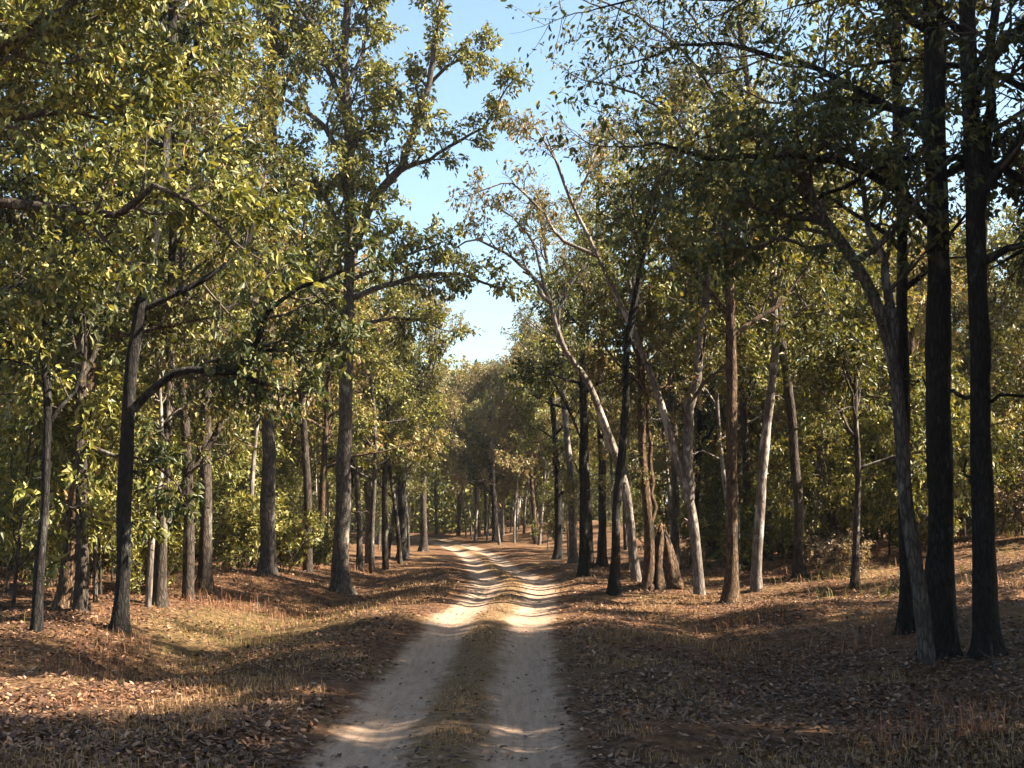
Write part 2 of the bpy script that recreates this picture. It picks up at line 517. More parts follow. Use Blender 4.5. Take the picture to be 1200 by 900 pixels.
class Tree:
    def __init__(s, leaf_size=.14, per=6, droop=.55, rich=False, width=.24, spread=.07, leaf_prob=1.0, twig_len=.42, wob=.16, up=.06,
                 b_n=6, t_n=7, b_len=1.15, ratio=.5, ang=(30, 65)):
        s.__dict__.update(locals())
        s.limbs, s.tw, s.anch = [], Geo(), []

    def line(s, p, d, L, n, wob, up):
        pts = [np.array(p, float)]
        st = L / n
        for _ in range(n):
            d = unit(d + rng.normal(0, wob, 3) + np.array([0, 0, up]))
            pts.append(pts[-1] + d * st)
        return np.array(pts)

    def side(s, d, lo, hi):
        r = unit(np.cross(d, rng.normal(0, 1, 3)))
        a = math.radians(rng.uniform(lo, hi))
        return unit(d * math.cos(a) + r * math.sin(a))

    def twig(s, p, d, L, r):
        pts = s.line(p, d, L, 3, s.wob * 1.2, -.02)
        s.tw.tube(pts, np.linspace(r, r * .4, 4), 3)
        if rng.random() < s.leaf_prob:
            dd = unit(pts[-1] - pts[-2])
            s.anch.append((pts[-1], dd)); s.anch.append((pts[2] * .5 + pts[3] * .5, dd)); s.anch.append((pts[1] * .4 + pts[2] * .6, dd))

    def branch(s, p, d, L, r):
        pts = s.line(p, d, L, 5, s.wob, s.up)
        s.tw.tube(pts, np.linspace(r, r * .35, 6), 4)
        for k in range(s.t_n):
            t = .25 + .75 * (k + rng.random() * .8) / s.t_n
            f = min(t, .999) * 5
            i = int(f)
            q = pts[i] + (pts[i + 1] - pts[i]) * (f - i)
            dd = unit(pts[i + 1] - pts[i])
            s.twig(q, s.side(dd, *s.ang), s.twig_len * rng.uniform(.6, 1.3), max(.006, r * .4))
        s.twig(pts[-1], unit(pts[-1] - pts[-2]), s.twig_len, r * .35)

    def dress(s, pts, rad, start=.25, n=None, blen=None):
        """Branches with twigs and leaves along a limb polyline."""
        seg = np.linalg.norm(np.diff(pts, axis=0), axis=1)
        cum = np.r_[0, np.cumsum(seg)]
        n = n or s.b_n
        blen = blen or s.b_len
        for k in range(n):
            t = start + (1 - start) * (k + rng.random() * .9) / n
            x = t * cum[-1]
            i = min(len(seg) - 1, int(np.searchsorted(cum, x) - 1)); i = max(i, 0)
            q = pts[i] + (pts[i + 1] - pts[i]) * ((x - cum[i]) / max(seg[i], 1e-6))
            dd = unit(pts[i + 1] - pts[i])
            s.branch(q, s.side(dd, *s.ang), blen * rng.uniform(.6, 1.25) * (1.15 - .5 * t), max(.012, rad[i] * .5))
        s.branch(pts[-1], unit(pts[-1] - pts[-2]), blen * .7, max(.012, rad[-1] * .8))

    def limb(s, pts, r0, r1, sides=8, dress=True, n=None, blen=None, start=.25, step=.35):
        rr = np.linspace(r0, r1, len(pts))
        P, R = resample(pts, rr, step)
        P[1:-1] += rng.normal(0, .03, P[1:-1].shape)
        g = Geo(); g.tube(P, R, sides, .10, int(rng.integers(999)))
        s.limbs.append(g)
        if dress:
            s.dress(P, R, start, n, blen)

    def auto_limbs(s, tp, tr, n, h0, h1, L, elev=(15, 55), sides=7, az=None, taper=.5):
        """Limbs leaving the trunk polyline between heights h0 and h1 (metres above base)."""
        z = tp[:, 2] - tp[0, 2]
        for k in range(n):
            t = (k + rng.random() * .8) / n
            h = h0 + (h1 - h0) * t
            i = int(np.clip(np.searchsorted(z, h), 1, len(z) - 1))
            q = tp[i]
            a = (az if az is not None else 0) + (k * 2.4 + rng.normal(0, .4) if az is None else rng.normal(0, .6))
            e = math.radians(rng.uniform(*elev) + 20 * t)
            d = np.array([math.cos(a) * math.cos(e), math.sin(a) * math.cos(e), math.sin(e)])
            ll = L * rng.uniform(.7, 1.2) * (1 - taper * t)
            pts = s.line(q, d, ll, 6, .15, .05)
            r = min(tr[i] * .62, .028 + .022 * ll)
            R = np.linspace(r, r * .35, 7)
            g = Geo(); g.tube(pts, R, sides, .08, int(rng.integers(999)))
            s.limbs.append(g)
            s.dress(pts, R, .22)

    def build(s, name, base, trunk, rad, bark, leaf, sides=14, rough=.15, flare=.5, separate_limbs=True, step=.22, twig_bark='twig', jitter=.02):
        """trunk: world points. Returns the root Empty."""
        root = empty(name, tuple(base))
        off = np.asarray(base, float)
        P, R = trunk, rad
        g = Geo(); g.tube(P - off, R, sides, rough, int(rng.integers(999)), flare)
        if not separate_limbs:
            for l in s.limbs:
                l2 = np.concatenate(l.v) - off
                g.v.append(l2); g.q += [q + g.n for q in l.q]; g.n += len(l2)
        obj('trunk', g.mesh('trunk', BARK[bark]), root)
        if separate_limbs:
            for l in s.limbs:
                l.v = [x - off for x in l.v]
                obj('limb', l.mesh('limb', BARK[bark]), root)
        # crown: twigs and leaves
        if s.anch:
            pos = np.array([a[0] for a in s.anch]); d = np.array([a[1] for a in s.anch])
            V, q = leaves_arrays(pos, d, s.per, s.leaf_size, s.width, s.droop, s.spread, s.rich)
        else:
            V, q = np.zeros((0, 3)), np.zeros((0, 4), int)
        if s.tw.n:
            tv = np.concatenate(s.tw.v); tq = np.concatenate(s.tw.q)
        else:
            tv = np.zeros((0, 3)); tq = np.zeros((0, 4), int)
        allv = np.concatenate([tv, V]) - off
        faces = [f for f in (tq, q + len(tv)) if len(f)]
        mi = np.concatenate([np.zeros(len(tq), int), np.ones(len(q), int)])
        sm = np.concatenate([np.ones(len(tq), bool), np.zeros(len(q), bool)])
        if len(allv):
            me = mesh_np('crown', allv, faces, [BARK[twig_bark], LEAF[leaf]], mi, sm)
            obj('crown', me, root)
        s.n_leaves = len(V) // (6 if s.rich else 4)
        return root


LEAVES = 0


def trunk_px(pix, w0, w1, depth=None, lean_y=0.0):
    """Trunk through photograph pixels; base pixel on the terrain. Widths in pixels at base and top."""
    b = hit(*pix[0])
    y = b[1]
    pts = [b - np.array([0, 0, .12])] + [at(px, py, y + lean_y * (k + 1)) for k, (px, py) in enumerate(pix[1:])]
    m = y / F
    rad = np.linspace(w0, w1, len(pts)) * m / 2
    P, R = resample(pts, rad, .22)
    P[2:] += np.stack([.02 * vnoise(P[2:, 2] * .9, 0 * P[2:, 2], int(w0 * 7)), .02 * vnoise(P[2:, 2] * .9, 9 + 0 * P[2:, 2], int(w0 * 5)), 0 * P[2:, 2]], 1)
    return b, P, R, y


def hero(name, label, cat, group, pix, w0, w1, bark, leaf, limbs_px=(), auto=(8, 4.0, 12.0, 3.0), flare=.85, sides=16, stubs=3, **kw):
    """A tree whose trunk and main limbs follow the photograph. limbs_px: (pixels, px widths, depth shift end, n branches, branch length)."""
    global LEAVES
    b, P, R, y = trunk_px(pix, w0, w1)
    T = Tree(**kw)
    m = y / F
    for lp in limbs_px:
        pp, (a0, a1), dy, n, bl = lp
        k = len(pp) - 1
        pts = [at(px, py, y + dy * i / k) for i, (px, py) in enumerate(pp)]
        T.limb(pts, a0 * m / 2, a1 * m / 2, n=n, blen=bl)
    if auto:
        n, h0, h1, L = auto[:4]
        h1 = min(h1, P[-1, 2] - P[0, 2])
        T.auto_limbs(P, R, n, h0, h1, L, **(auto[4] if len(auto) > 4 else {}))
        T.dress(P[-8:], R[-8:], .1, 4)
    z = P[:, 2] - P[0, 2]
    for _ in range(stubs):
        i = int(np.searchsorted(z, rng.uniform(1.6, 5.5)))
        if i >= len(P) - 3: continue
        a = rng.uniform(0, 2 * PI); e = rng.uniform(-.1, .8)
        d = np.array([math.cos(a) * math.cos(e), math.sin(a) * math.cos(e), math.sin(e)])
        L = R[i] + rng.choice([.08, .15, .6, 1.0]) * rng.uniform(.7, 1.2)
        T.limb(T.line(P[i], d, L, 4, .12, 0), min(.035, R[i] * .35), .008, sides=6, dress=False, step=.1)
    root = T.build(name, b, P, R, bark, leaf, sides=sides, flare=flare)
    tag(root, label, cat, group)
    LEAVES += T.n_leaves
    return root, b


HERO = []   # (short name, screen px, y) to describe what stands behind


def H(short, *a, **k):
    r, b = hero(*a, **k)
    HERO.append((short, px_of(b[0], b[1]), b[1]))
    return r


G1 = 'large trees standing beside the track'
# ---- side with the grassy hollow (sunlit side)
H('the dark tree with the long bent limb', 'forest_tree', 'dark straight tree whose long bent limb reaches over the sunlit trunks behind it', 'tree', G1,
  [(140, 737), (146, 600), (151, 480), (160, 395), (176, 300), (190, 215), (198, 100), (205, -40)], 17, 11, 'dark', 'dark',  # dark leaf colour stands in for the shade of the lower crown
  limbs_px=[([(156, 480), (203, 438), (245, 433), (277, 436), (312, 450)], (11, 6), -.5, 7, 1.0),
            ([(277, 436), (302, 395), (314, 365), (353, 337), (400, 318)], (8, 4), -.6, 7, 1.1),
            ([(278, 437), (300, 414), (335, 408), (366, 412)], (7, 3), .3, 4, .9),
            ([(170, 330), (130, 290), (80, 270), (30, 275)], (9, 4), -1.0, 6, 1.2)],
  auto=(9, 5.0, 12.5, 3.0), leaf_size=.15, per=6, rich=True, b_n=5)
H('the slender crooked dark tree', 'forest_tree', 'slender dark tree with a slight crook, standing alone at the shaded hollow edge', 'tree', G1,
  [(42, 739), (48, 640), (53, 560), (57, 470), (52, 400), (56, 330), (50, 240), (60, 120), (58, 20)], 11, 7, 'dark', 'dark',  # dark leaves put inner crown shade into the colour
  limbs_px=[([(54, 405), (30, 388), (5, 380), (-40, 372)], (8, 4), -.4, 4, .9)],
  auto=(8, 3.0, 10.5, 2.3), leaf_size=.16, per=6, rich=True, b_n=5)
H('the dark twin of the leaning red-brown tree', 'forest_tree', 'thick dark tree crossing in front of a leaning red-brown trunk', 'tree', G1,
  [(95, 716), (97, 600), (94, 500), (96, 400), (104, 300), (100, 180), (108, 60), (110, -40)], 14, 9, 'mid', 'dark',  # leaf colour set dark to imitate shade among these crowns
  limbs_px=[([(97, 520), (120, 528), (150, 535), (178, 545), (200, 560)], (6, 3), -.6, 4, .7)],
  auto=(9, 4.0, 12.0, 2.8), leaf_size=.15, per=6, rich=True, b_n=5)
H('the leaning red-brown tree', 'forest_tree', 'red-brown tree leaning inward behind a thick dark trunk', 'tree', G1,
  [(74, 712), (84, 620), (94, 540), (104, 460), (112, 370), (122, 260)], 17, 9, 'brown', 'olive',
  auto=(7, 5.0, 9.5, 2.6), leaf_size=.14, per=6, b_n=5)
H('the forked tan tree', 'forest_tree', 'tan forked tree with one sunlit limb slanting up beside the dark tree', 'tree', G1,
  [(186, 709), (190, 620), (194, 540), (197, 450), (200, 350), (204, 230), (208, 120)], 14, 8, 'mid', 'olive',
  limbs_px=[([(195, 612), (212, 578), (226, 545), (240, 522), (258, 500), (283, 462), (300, 420)], (10, 6), .6, 6, 1.2)],
  auto=(8, 5.5, 12.5, 2.8), leaf_size=.14, per=6, b_n=5)
H('the thin pale sapling against the forked tan tree', 'thin_tree', 'thin pale crooked trunk rising close against the forked tan tree', 'tree', G1,
  [(173, 711), (178, 640), (181, 590), (190, 550), (188, 470), (182, 400)], 7, 4, 'pale', 'olive',
  auto=(5, 3.5, 7.0, 1.6), leaf_size=.14, per=5, b_n=4, flare=.2)
H('the short dark trunk by the reddish weeds', 'forest_tree', 'dark trunk with a sunlit flank rising from reddish weeds', 'tree', G1,
  [(240, 691), (241, 600), (241, 500), (243, 400), (249, 290), (250, 180), (252, 80)], 15, 9, 'mid', 'yellow',
  auto=(9, 5.5, 13.5, 3.2), leaf_size=.15, per=6, b_n=5)
H('the thick trunk with the pale flank', 'forest_tree', 'thick trunk dark on one flank and pale grey on the other above low green shrubs', 'tree', G1,
  [(312, 673), (314, 600), (316, 520), (312, 440), (316, 340), (322, 230), (318, 110), (322, 10)], 17, 10, 'grey', 'green',
  auto=(13, 6.0, 16.0, 3.6), leaf_size=.16, per=6, b_n=5)
H('the tall straight tree at the verge', 'forest_tree', 'tallest straight tree on the verge, its forked top open against the sky', 'tree', G1,
  [(398, 694), (401, 600), (404, 500), (407, 400), (410, 290), (409, 180), (404, 80), (408, -20), (404, -110)], 20, 6, 'grey', 'yellow',
  limbs_px=[([(411, 300), (438, 235), (468, 195), (488, 140), (503, 95), (512, 40), (520, -20)], (13, 5), -.8, 15, .75),
            ([(462, 205), (490, 190), (512, 180), (543, 163), (575, 138), (596, 100)], (6, 2), -.5, 10, .5),
            ([(500, 102), (523, 80), (547, 68), (568, 60)], (5, 2), .2, 7, .5),
            ([(488, 140), (470, 110), (455, 95), (446, 92)], (4, 2), .3, 4, .45),
            ([(409, 350), (450, 335), (500, 322), (540, 322), (583, 336)], (8, 2.5), -1.2, 11, .75),
            ([(408, 330), (440, 315), (478, 300), (515, 285)], (6, 2), -.6, 8, .8),
            ([(409, 380), (370, 330), (330, 300), (300, 260)], (8, 3), -.8, 9, 1.2),
            ([(409, 200), (380, 150), (340, 120), (300, 90)], (8, 3), .5, 9, 1.2),
            ([(405, 90), (380, 40), (350, 10), (330, -30)], (7, 3), -.5, 8, 1.1),
            ([(408, 390), (445, 375), (480, 372), (515, 385)], (6, 2), .8, 8, .9),
            ([(410, 290), (385, 240), (360, 200), (335, 190)], (7, 3), .4, 9, 1.2),
            ([(407, 140), (385, 80), (365, 50), (340, 40)], (7, 3), .8, 9, 1.2),
            ([(410, 330), (395, 300), (420, 260), (440, 262)], (5, 2), -.6, 8, .9),
            ([(408, 100), (425, 60), (430, 20), (425, -30)], (6, 3), .5, 8, .7),
            ([(410, 250), (400, 200), (420, 160), (425, 130)], (5, 2), -.6, 8, .7)],
  auto=(8, 9.5, 18.0, 1.5), leaf_size=.15, per=7, rich=True, b_n=6, t_n=6, twig_len=.4)
H('the pale forked pole by the verge tree', 'thin_tree', 'pale grey slim tree forking low just behind the tallest verge tree', 'tree', G1,
  [(433, 660), (433, 600), (430, 540), (434, 480), (444, 430), (452, 390), (455, 340)], 11, 5, 'pale', 'bronze',
  limbs_px=[([(432, 580), (424, 540), (418, 500), (412, 450)], (5, 3), .4, 4, 1.2), ([(433, 500), (450, 470), (470, 455), (490, 448)], (5, 2), -.3, 5, 1.0)],
  auto=(6, 5.0, 10.0, 2.2), leaf_size=.15, per=6, b_n=5, flare=.2)
H('the dark leafy tree at the track bend', 'forest_tree', 'dark leafy tree with low crown just before the track bends away', 'tree', G1,
  [(471, 656), (471, 600), (472, 540), (476, 480), (480, 420)], 12, 6, 'dark', 'green',
  limbs_px=[([(472, 570), (448, 545), (440, 530)], (4, 2), 0, 4, 1.0)],
  auto=(8, 3.5, 8.0, 2.4), leaf_size=.16, per=7, b_n=5)
H('the thin slanting stem', 'thin_tree', 'thin slanting stem touching the dark leafy tree at the bend', 'tree', G1,
  [(455, 653), (461, 600), (468, 550), (475, 490), (478, 440)], 4.5, 3, 'grey', 'bronze',
  auto=(4, 4.0, 8.0, 1.5), leaf_size=.15, per=5, b_n=4, flare=.1)

# ---- side with the brown stump (the side the sun comes from)
H('the crooked pale slender tree', 'forest_tree', 'slender crooked grey-brown tree leaning in front of two thick black trunks', 'tree', G1,
  [(1088, 777), (1080, 720), (1070, 650), (1062, 580), (1057, 510), (1049, 440), (1038, 390), (1022, 345), (990, 290), (960, 250), (940, 200)], 17, 12, 'grey', 'dark',
  limbs_px=[([(1045, 420), (1042, 350), (1030, 300), (1012, 240), (1000, 150)], (14, 5), .5, 7, 1.2),
            ([(985, 285), (950, 290), (915, 280), (880, 290)], (6, 2), -.5, 6, .9)],
  auto=(4, 5.5, 8.0, 1.8), leaf_size=.13, per=4, rich=True, flare=.25)
H('the thick black trunk', 'forest_tree', 'thickest black trunk, straight and ridged, behind the crooked slender tree', 'tree', G1,
  [(1104, 767), (1102, 680), (1102, 560), (1101, 420), (1099, 280), (1096, 140), (1094, 0), (1092, -140)], 32, 22, 'dark', 'dark',
  limbs_px=[([(1099, 270), (1040, 215), (980, 190), (900, 182), (830, 186), (770, 168), (715, 172)], (13, 2), -1.0, 13, 1.0),
            ([(1097, 170), (1030, 120), (960, 80), (880, 60), (800, 55), (735, 75)], (11, 2), .6, 14, 1.15),
            ([(1095, 40), (1020, -10), (940, -20), (850, 0), (770, -10), (700, 10)], (11, 2), -.2, 15, 1.2),
            ([(1094, 0), (1010, -80), (900, -110), (800, -90)], (11, 4), .5, 6, 1.1)],
  auto=(6, 6.5, 11.5, 2.4), leaf_size=.11, per=3, rich=True, b_n=4, t_n=8, twig_len=.5, leaf_prob=.75)
H('the forked black trunk', 'forest_tree', 'black trunk with a dead grey streak, forking high into two stems', 'tree', G1,
  [(1156, 769), (1154, 660), (1150, 520), (1147, 380), (1143, 220), (1137, 80), (1130, -60), (1126, -140)], 27, 17, 'dark', 'dark',
  limbs_px=[([(1146, 250), (1156, 150), (1163, 50), (1170, -60)], (16, 9), .4, 5, 1.3),
            ([(1148, 310), (1180, 290), (1220, 280), (1270, 250)], (10, 4), -.6, 6, 1.3)],
  auto=(8, 6.0, 11.5, 2.5), leaf_size=.13, per=5, rich=True)
H('the narrow black trunk', 'forest_tree', 'narrow black trunk half hidden by the crooked slender tree', 'tree', G1,
  [(1062, 741), (1061, 640), (1060, 520), (1058, 400), (1057, 280), (1052, 150), (1050, 20)], 16, 10, 'dark', 'green',
  auto=(8, 5.2, 10.8, 2.3), leaf_size=.14, per=5, rich=True, b_n=5)
H('the orange-lit straight tree', 'forest_tree', 'straight tree with flaking orange-brown bark sunlit along its flank', 'tree', G1,
  [(855, 706), (857, 620), (858, 520), (857, 420), (855, 330), (850, 240), (852, 160)], 15, 9, 'brown', 'green',
  auto=(9, 5.8, 10.5, 2.8), leaf_size=.16, per=6, rich=True, b_n=5)
H('the smooth grey tree', 'thin_tree', 'smooth pale grey tree slightly bent behind the orange-brown one', 'tree', G1,
  [(886, 692), (889, 620), (895, 540), (903, 470), (909, 400), (905, 330), (912, 250)], 13, 7, 'pale', 'green',
  auto=(7, 6.0, 10.0, 2.4), leaf_size=.15, per=6, b_n=5, flare=.25)
H('the forked pale tree', 'forest_tree', 'pale tree forking at mid height, its main stem leaning far over the track', 'tree', G1,
  [(820, 697), (816, 640), (806, 580), (793, 535), (779, 490), (764, 445), (744, 390), (715, 330), (694, 285), (672, 240), (652, 190), (640, 160)], 12, 1.8, 'pale', 'bronze',
  limbs_px=[([(807, 585), (806, 530), (809, 480), (817, 430), (824, 375), (830, 310)], (14, 8), .3, 6, 1.2),
            ([(744, 390), (738, 330), (742, 270), (735, 200)], (6, 2), .6, 7, 1.0),
            ([(700, 300), (660, 280), (630, 240), (600, 215), (560, 225)], (5, 1.5), -.5, 10, .7),
            ([(672, 240), (690, 200), (700, 170)], (4, 1.5), .3, 5, .7),
            ([(660, 210), (642, 175), (628, 150), (612, 140)], (3, 1), -.3, 8, .6)],
  auto=None, leaf_size=.14, per=4, b_n=8, flare=.25, leaf_prob=.6)
H('the pale leaning tree', 'forest_tree', 'pale smooth tree leaning toward the track behind a black trunk', 'tree', G1,
  [(747, 681), (738, 610), (727, 550), (710, 500), (690, 450), (664, 412), (652, 380), (642, 345), (625, 325), (612, 318)], 11, 2.5, 'pale', 'bronze',
  limbs_px=[([(645, 355), (620, 320), (590, 295), (560, 280), (535, 290)], (5, 1.5), -.5, 8, .7),
            ([(655, 390), (660, 350), (680, 320), (690, 300)], (4, 2), .4, 6, .8),
            ([(638, 338), (625, 290), (600, 255), (570, 240)], (4, 1.5), .5, 8, .7)],
  auto=None, leaf_size=.14, per=4, b_n=8, flare=.3, leaf_prob=.6)
H('the black trunk before the pale leaning tree', 'forest_tree', 'thin black trunk standing directly before the pale leaning tree', 'tree', G1,
  [(720, 697), (722, 620), (727, 540), (733, 470), (735, 410), (748, 330), (760, 250)], 10.5, 7, 'dark', 'green',
  auto=(6, 6.4, 10.0, 1.7), leaf_size=.15, per=5, b_n=4)
H('the black trunk nearest the track', 'forest_tree', 'black leafy trunk at the edge of the track on the stump side', 'tree', G1,
  [(683, 676), (684, 610), (684, 540), (683, 470), (681, 410), (684, 340)], 10, 7, 'dark', 'dark',
  auto=(7, 5.2, 9.2, 2.0), leaf_size=.15, per=6, b_n=4)
H('the farther black trunk', 'forest_tree', 'small dark round-crowned tree farther along the track on the stump side', 'tree', G1,
  [(654, 656), (654, 600), (653, 550), (650, 500), (645, 450)], 9, 6, 'dark', 'green',
  auto=(8, 3.0, 8.6, 2.4), leaf_size=.16, per=7, b_n=5)
H('the tan trunk against the stump', 'forest_tree', 'tan trunk with root ridges growing against the brown fluted stump', 'tree', G1,
  [(758, 692), (762, 645), (758, 590), (753, 530), (752, 470), (748, 400)], 13, 6, 'brown', 'olive',
  limbs_px=[([(764, 640), (766, 580), (762, 520), (755, 450)], (6, 4), .2, 4, 1.0)],
  auto=(7, 5.0, 9.5, 2.2), leaf_size=.14, per=6, b_n=5, flare=.5)
H('the thin dark trunk in the far clearing', 'thin_tree', 'thin dark trunk with a sunlit edge in the small bright clearing', 'tree', G1,
  [(1002, 688), (1003, 630), (1005, 560), (1002, 480), (1006, 400)], 9, 5, 'mid', 'green',
  auto=(7, 2.5, 8.5, 2.3), leaf_size=.15, per=6, b_n=5)

H('the tall bronze tree', 'forest_tree', 'tall thin-crowned bronze tree beyond the pale leaning tree, bare twigs against the sky', 'tree', G1,
  [(672, 661), (668, 560), (660, 460), (652, 380), (640, 300), (630, 235)], 9, 3, 'pale', 'bronze',
  auto=(13, 7.0, 17.0, 3.2, dict(elev=(20, 60))), leaf_size=.14, per=4, b_n=7, leaf_prob=.6)
H('the tall yellow-green tree', 'forest_tree', 'tall yellow-green tree rising behind the forked pale tree', 'tree', G1,
  [(705, 664), (706, 560), (702, 460), (706, 360), (700, 260), (704, 190)], 10, 4, 'mid', 'yellow',
  auto=(14, 8.0, 19.0, 3.2, dict(elev=(20, 60))), leaf_size=.15, per=5, b_n=6, leaf_prob=.9)
H('the tall olive tree', 'forest_tree', 'tall olive tree filling the gap between the forked pale tree and the orange-brown one', 'tree', G1,
  [(790, 668), (792, 560), (786, 440), (790, 320), (784, 200), (788, 130)], 10, 4, 'grey', 'olive',
  auto=(14, 8.0, 19.0, 3.4, dict(elev=(20, 60))), leaf_size=.15, per=5, b_n=6, leaf_prob=.9)
H('the tall lacy tree', 'forest_tree', 'tall lacy tree with sparse leaves rising between the smooth grey tree and the black trunks', 'tree', G1,
  [(938, 676), (934, 560), (920, 430), (905, 300), (885, 180), (872, 60), (860, -60)], 12, 6, 'mid', 'green',
  limbs_px=[([(890, 210), (850, 130), (800, 60), (750, 20), (700, 0)], (6, 2), -.6, 13, 1.2),
            ([(880, 130), (840, 60), (800, 10), (770, -40)], (5, 2), .6, 9, 1.2),
            ([(900, 270), (850, 220), (800, 150), (745, 110), (690, 95)], (6, 2), .3, 13, 1.2)],
  auto=(8, 9.0, 14.5, 2.6), leaf_size=.13, per=4, b_n=5, t_n=8, leaf_prob=.7)
H('the farthest bronze verge tree', 'forest_tree', 'bronze verge tree whose crown droops toward the low sky gap', 'tree', G1,
  [(497, 646), (496, 560), (500, 480), (505, 400), (503, 340)], 8, 4, 'mid', 'bronze',
  auto=(13, 5.0, 16.0, 3.6, dict(elev=(5, 45))), leaf_size=.16, per=5, b_n=6)

# ---- near trees just outside the frame whose limbs come into view
H('the near overhanging tree', 'forest_tree', 'near tree outside the frame, its dark limb and big leaves crossing the upper corner', 'tree', G1,
  [(-130, 800), (-128, 600), (-125, 400), (-120, 250), (-112, 90), (-100, -60)], 30, 18, 'mid', 'green',
  limbs_px=[([(-122, 300), (-60, 255), (0, 240), (60, 242), (105, 247), (140, 250), (160, 238), (182, 216), (215, 232), (265, 272)], (16, 4), -.4, 13, .9),
            ([(-118, 190), (-50, 110), (0, 58), (45, 25), (90, -5), (140, -50)], (16, 8), -.8, 10, 1.1),
            ([(-115, 150), (-30, 150), (50, 130), (120, 140), (190, 110)], (10, 3), .9, 12, 1.1),
            ([(-110, 60), (-20, 30), (70, 40), (150, 10), (230, 20)], (10, 3), .4, 12, 1.1),
            ([(-125, 380), (-70, 350), (-20, 345), (30, 330), (80, 335)], (9, 3), .7, 8, .9)],
  auto=(5, 6.0, 9.0, 2.4), leaf_size=.12, per=8, rich=True, b_n=5)
H('the near stump-side tree', 'forest_tree', 'near tree outside the frame, dead brown twigs hanging among its dull leaves', 'tree', G1,
  [(1292, 748), (1296, 650), (1318, 450), (1310, 250), (1300, 60), (1290, -100)], 34, 20, 'dark', 'olive',
  limbs_px=[([(1312, 290), (1230, 230), (1150, 190), (1060, 190), (990, 215), (930, 255)], (13, 3), -.6, 9, .7),
            ([(1310, 200), (1230, 120), (1140, 80), (1050, 70), (980, 90)], (13, 3), .6, 10, .9),
            ([(1312, 330), (1260, 300), (1210, 290), (1170, 310)], (9, 3), .3, 6, .8),
            ([(1300, 60), (1220, -20), (1120, -50), (1040, -40)], (10, 3), .3, 9, 1.0)],
  auto=(4, 6.5, 9.0, 2.2), leaf_size=.085, per=4, rich=True, b_n=5, leaf_prob=.6)

# ------------------------------------------------------------------ the fluted stump
def stump():
    b = hit(776, 688)
    m = b[1] / F
    root = empty('tree_stump', tuple(b))
    n, th = 48, np.linspace(0, 2 * PI, 48, endpoint=False)
    hs = np.linspace(-.15, 1.45, 26)
    V = []
    for h in hs:
        t = max(0, h) / 1.45
        r = .42 * (1 - t) ** .62 + .085
        lob = .5 + .5 * np.cos(th * 7 + 1.5 * np.sin(h * 1.7) + .6 * np.sin(th * 2))
        rr = r * (.70 + .42 * lob * (1 - .5 * t)) * (1 + .05 * vnoise(th * 3, h * 5 + 0 * th, 8))
        topcut = .16 * np.cos(th - 2.2) + .1 * vnoise(np.cos(th) * 4, np.sin(th) * 4, 3)
        V.append(np.stack([rr * np.cos(th) + .06 * t, rr * np.sin(th), h + t * t * topcut], 1))
    # hollow broken top
    for k, (s_, dz) in enumerate([(.6, -.05), (.3, -.16)]):
        lv = V[25].copy(); c = lv.mean(0)
        lv = c + (lv - c) * s_; lv[:, 2] += dz
        V.append(lv)
    V = np.concatenate(V)
    i = np.arange(28 * n).reshape(28, n); j = np.roll(i, -1, 1)
    q = np.stack([i[:-1], j[:-1], j[1:], i[1:]], -1).reshape(-1, 4)
    obj('trunk', mesh_np('stump_trunk', V, [q], [BARK['brown']], None, True), root)
    for a, L in ((2.6, .8), (4.1, .7), (.3, .65), (5.3, .75), (1.4, .6)):
        pts = [np.array([math.cos(a) * .3, math.sin(a) * .3, .22]), np.array([math.cos(a) * .5, math.sin(a) * .5, .06]),
               np.array([math.cos(a + .15) * (.4 + L * .6), math.sin(a + .15) * (.4 + L * .6), -.05])]
        P, R = resample(pts, [.09, .07, .03], .08)
        g = Geo(); g.tube(P, R, 9, .12, int(a * 10))
        obj('root', g.mesh('stump_root', BARK['brown']), root)
    tag(root, 'brown fluted conical tree stump with a broken top', 'stump')


stump()

# ------------------------------------------------------------------ forest prototypes and their copies
def proto_trunk(h, r0, crook, bend):
    n = 7
    z = np.linspace(0, h, n)
    ph = rng.uniform(0, 6.28, 2)
    x = crook * np.sin(z * .55 + ph[0]) + bend * (z / h) ** 1.6
    y = crook * np.cos(z * .48 + ph[1])
    x -= x[0]; y -= y[0]
    pts = np.stack([x, y, z], 1); pts[0, 2] = -.25
    return resample(pts, np.linspace(r0, r0 * .45, n), .3)


def make_proto(name, h, r0, crook, bend, bark, leaf, limbs, **kw):
    P, R = proto_trunk(h, r0, crook, bend)
    T = Tree(**kw)
    n, h0, L, elev = limbs
    T.auto_limbs(P, R, n, h0, h * .98, L, elev=elev, sides=5)
    T.dress(P[-6:], R[-6:], .1, 3)
    root = T.build(name, (0, 0, 0), P, R, bark, leaf, sides=9, rough=.1, flare=.4, separate_limbs=False)
    global LEAVES
    LEAVES += T.n_leaves
    return root, h


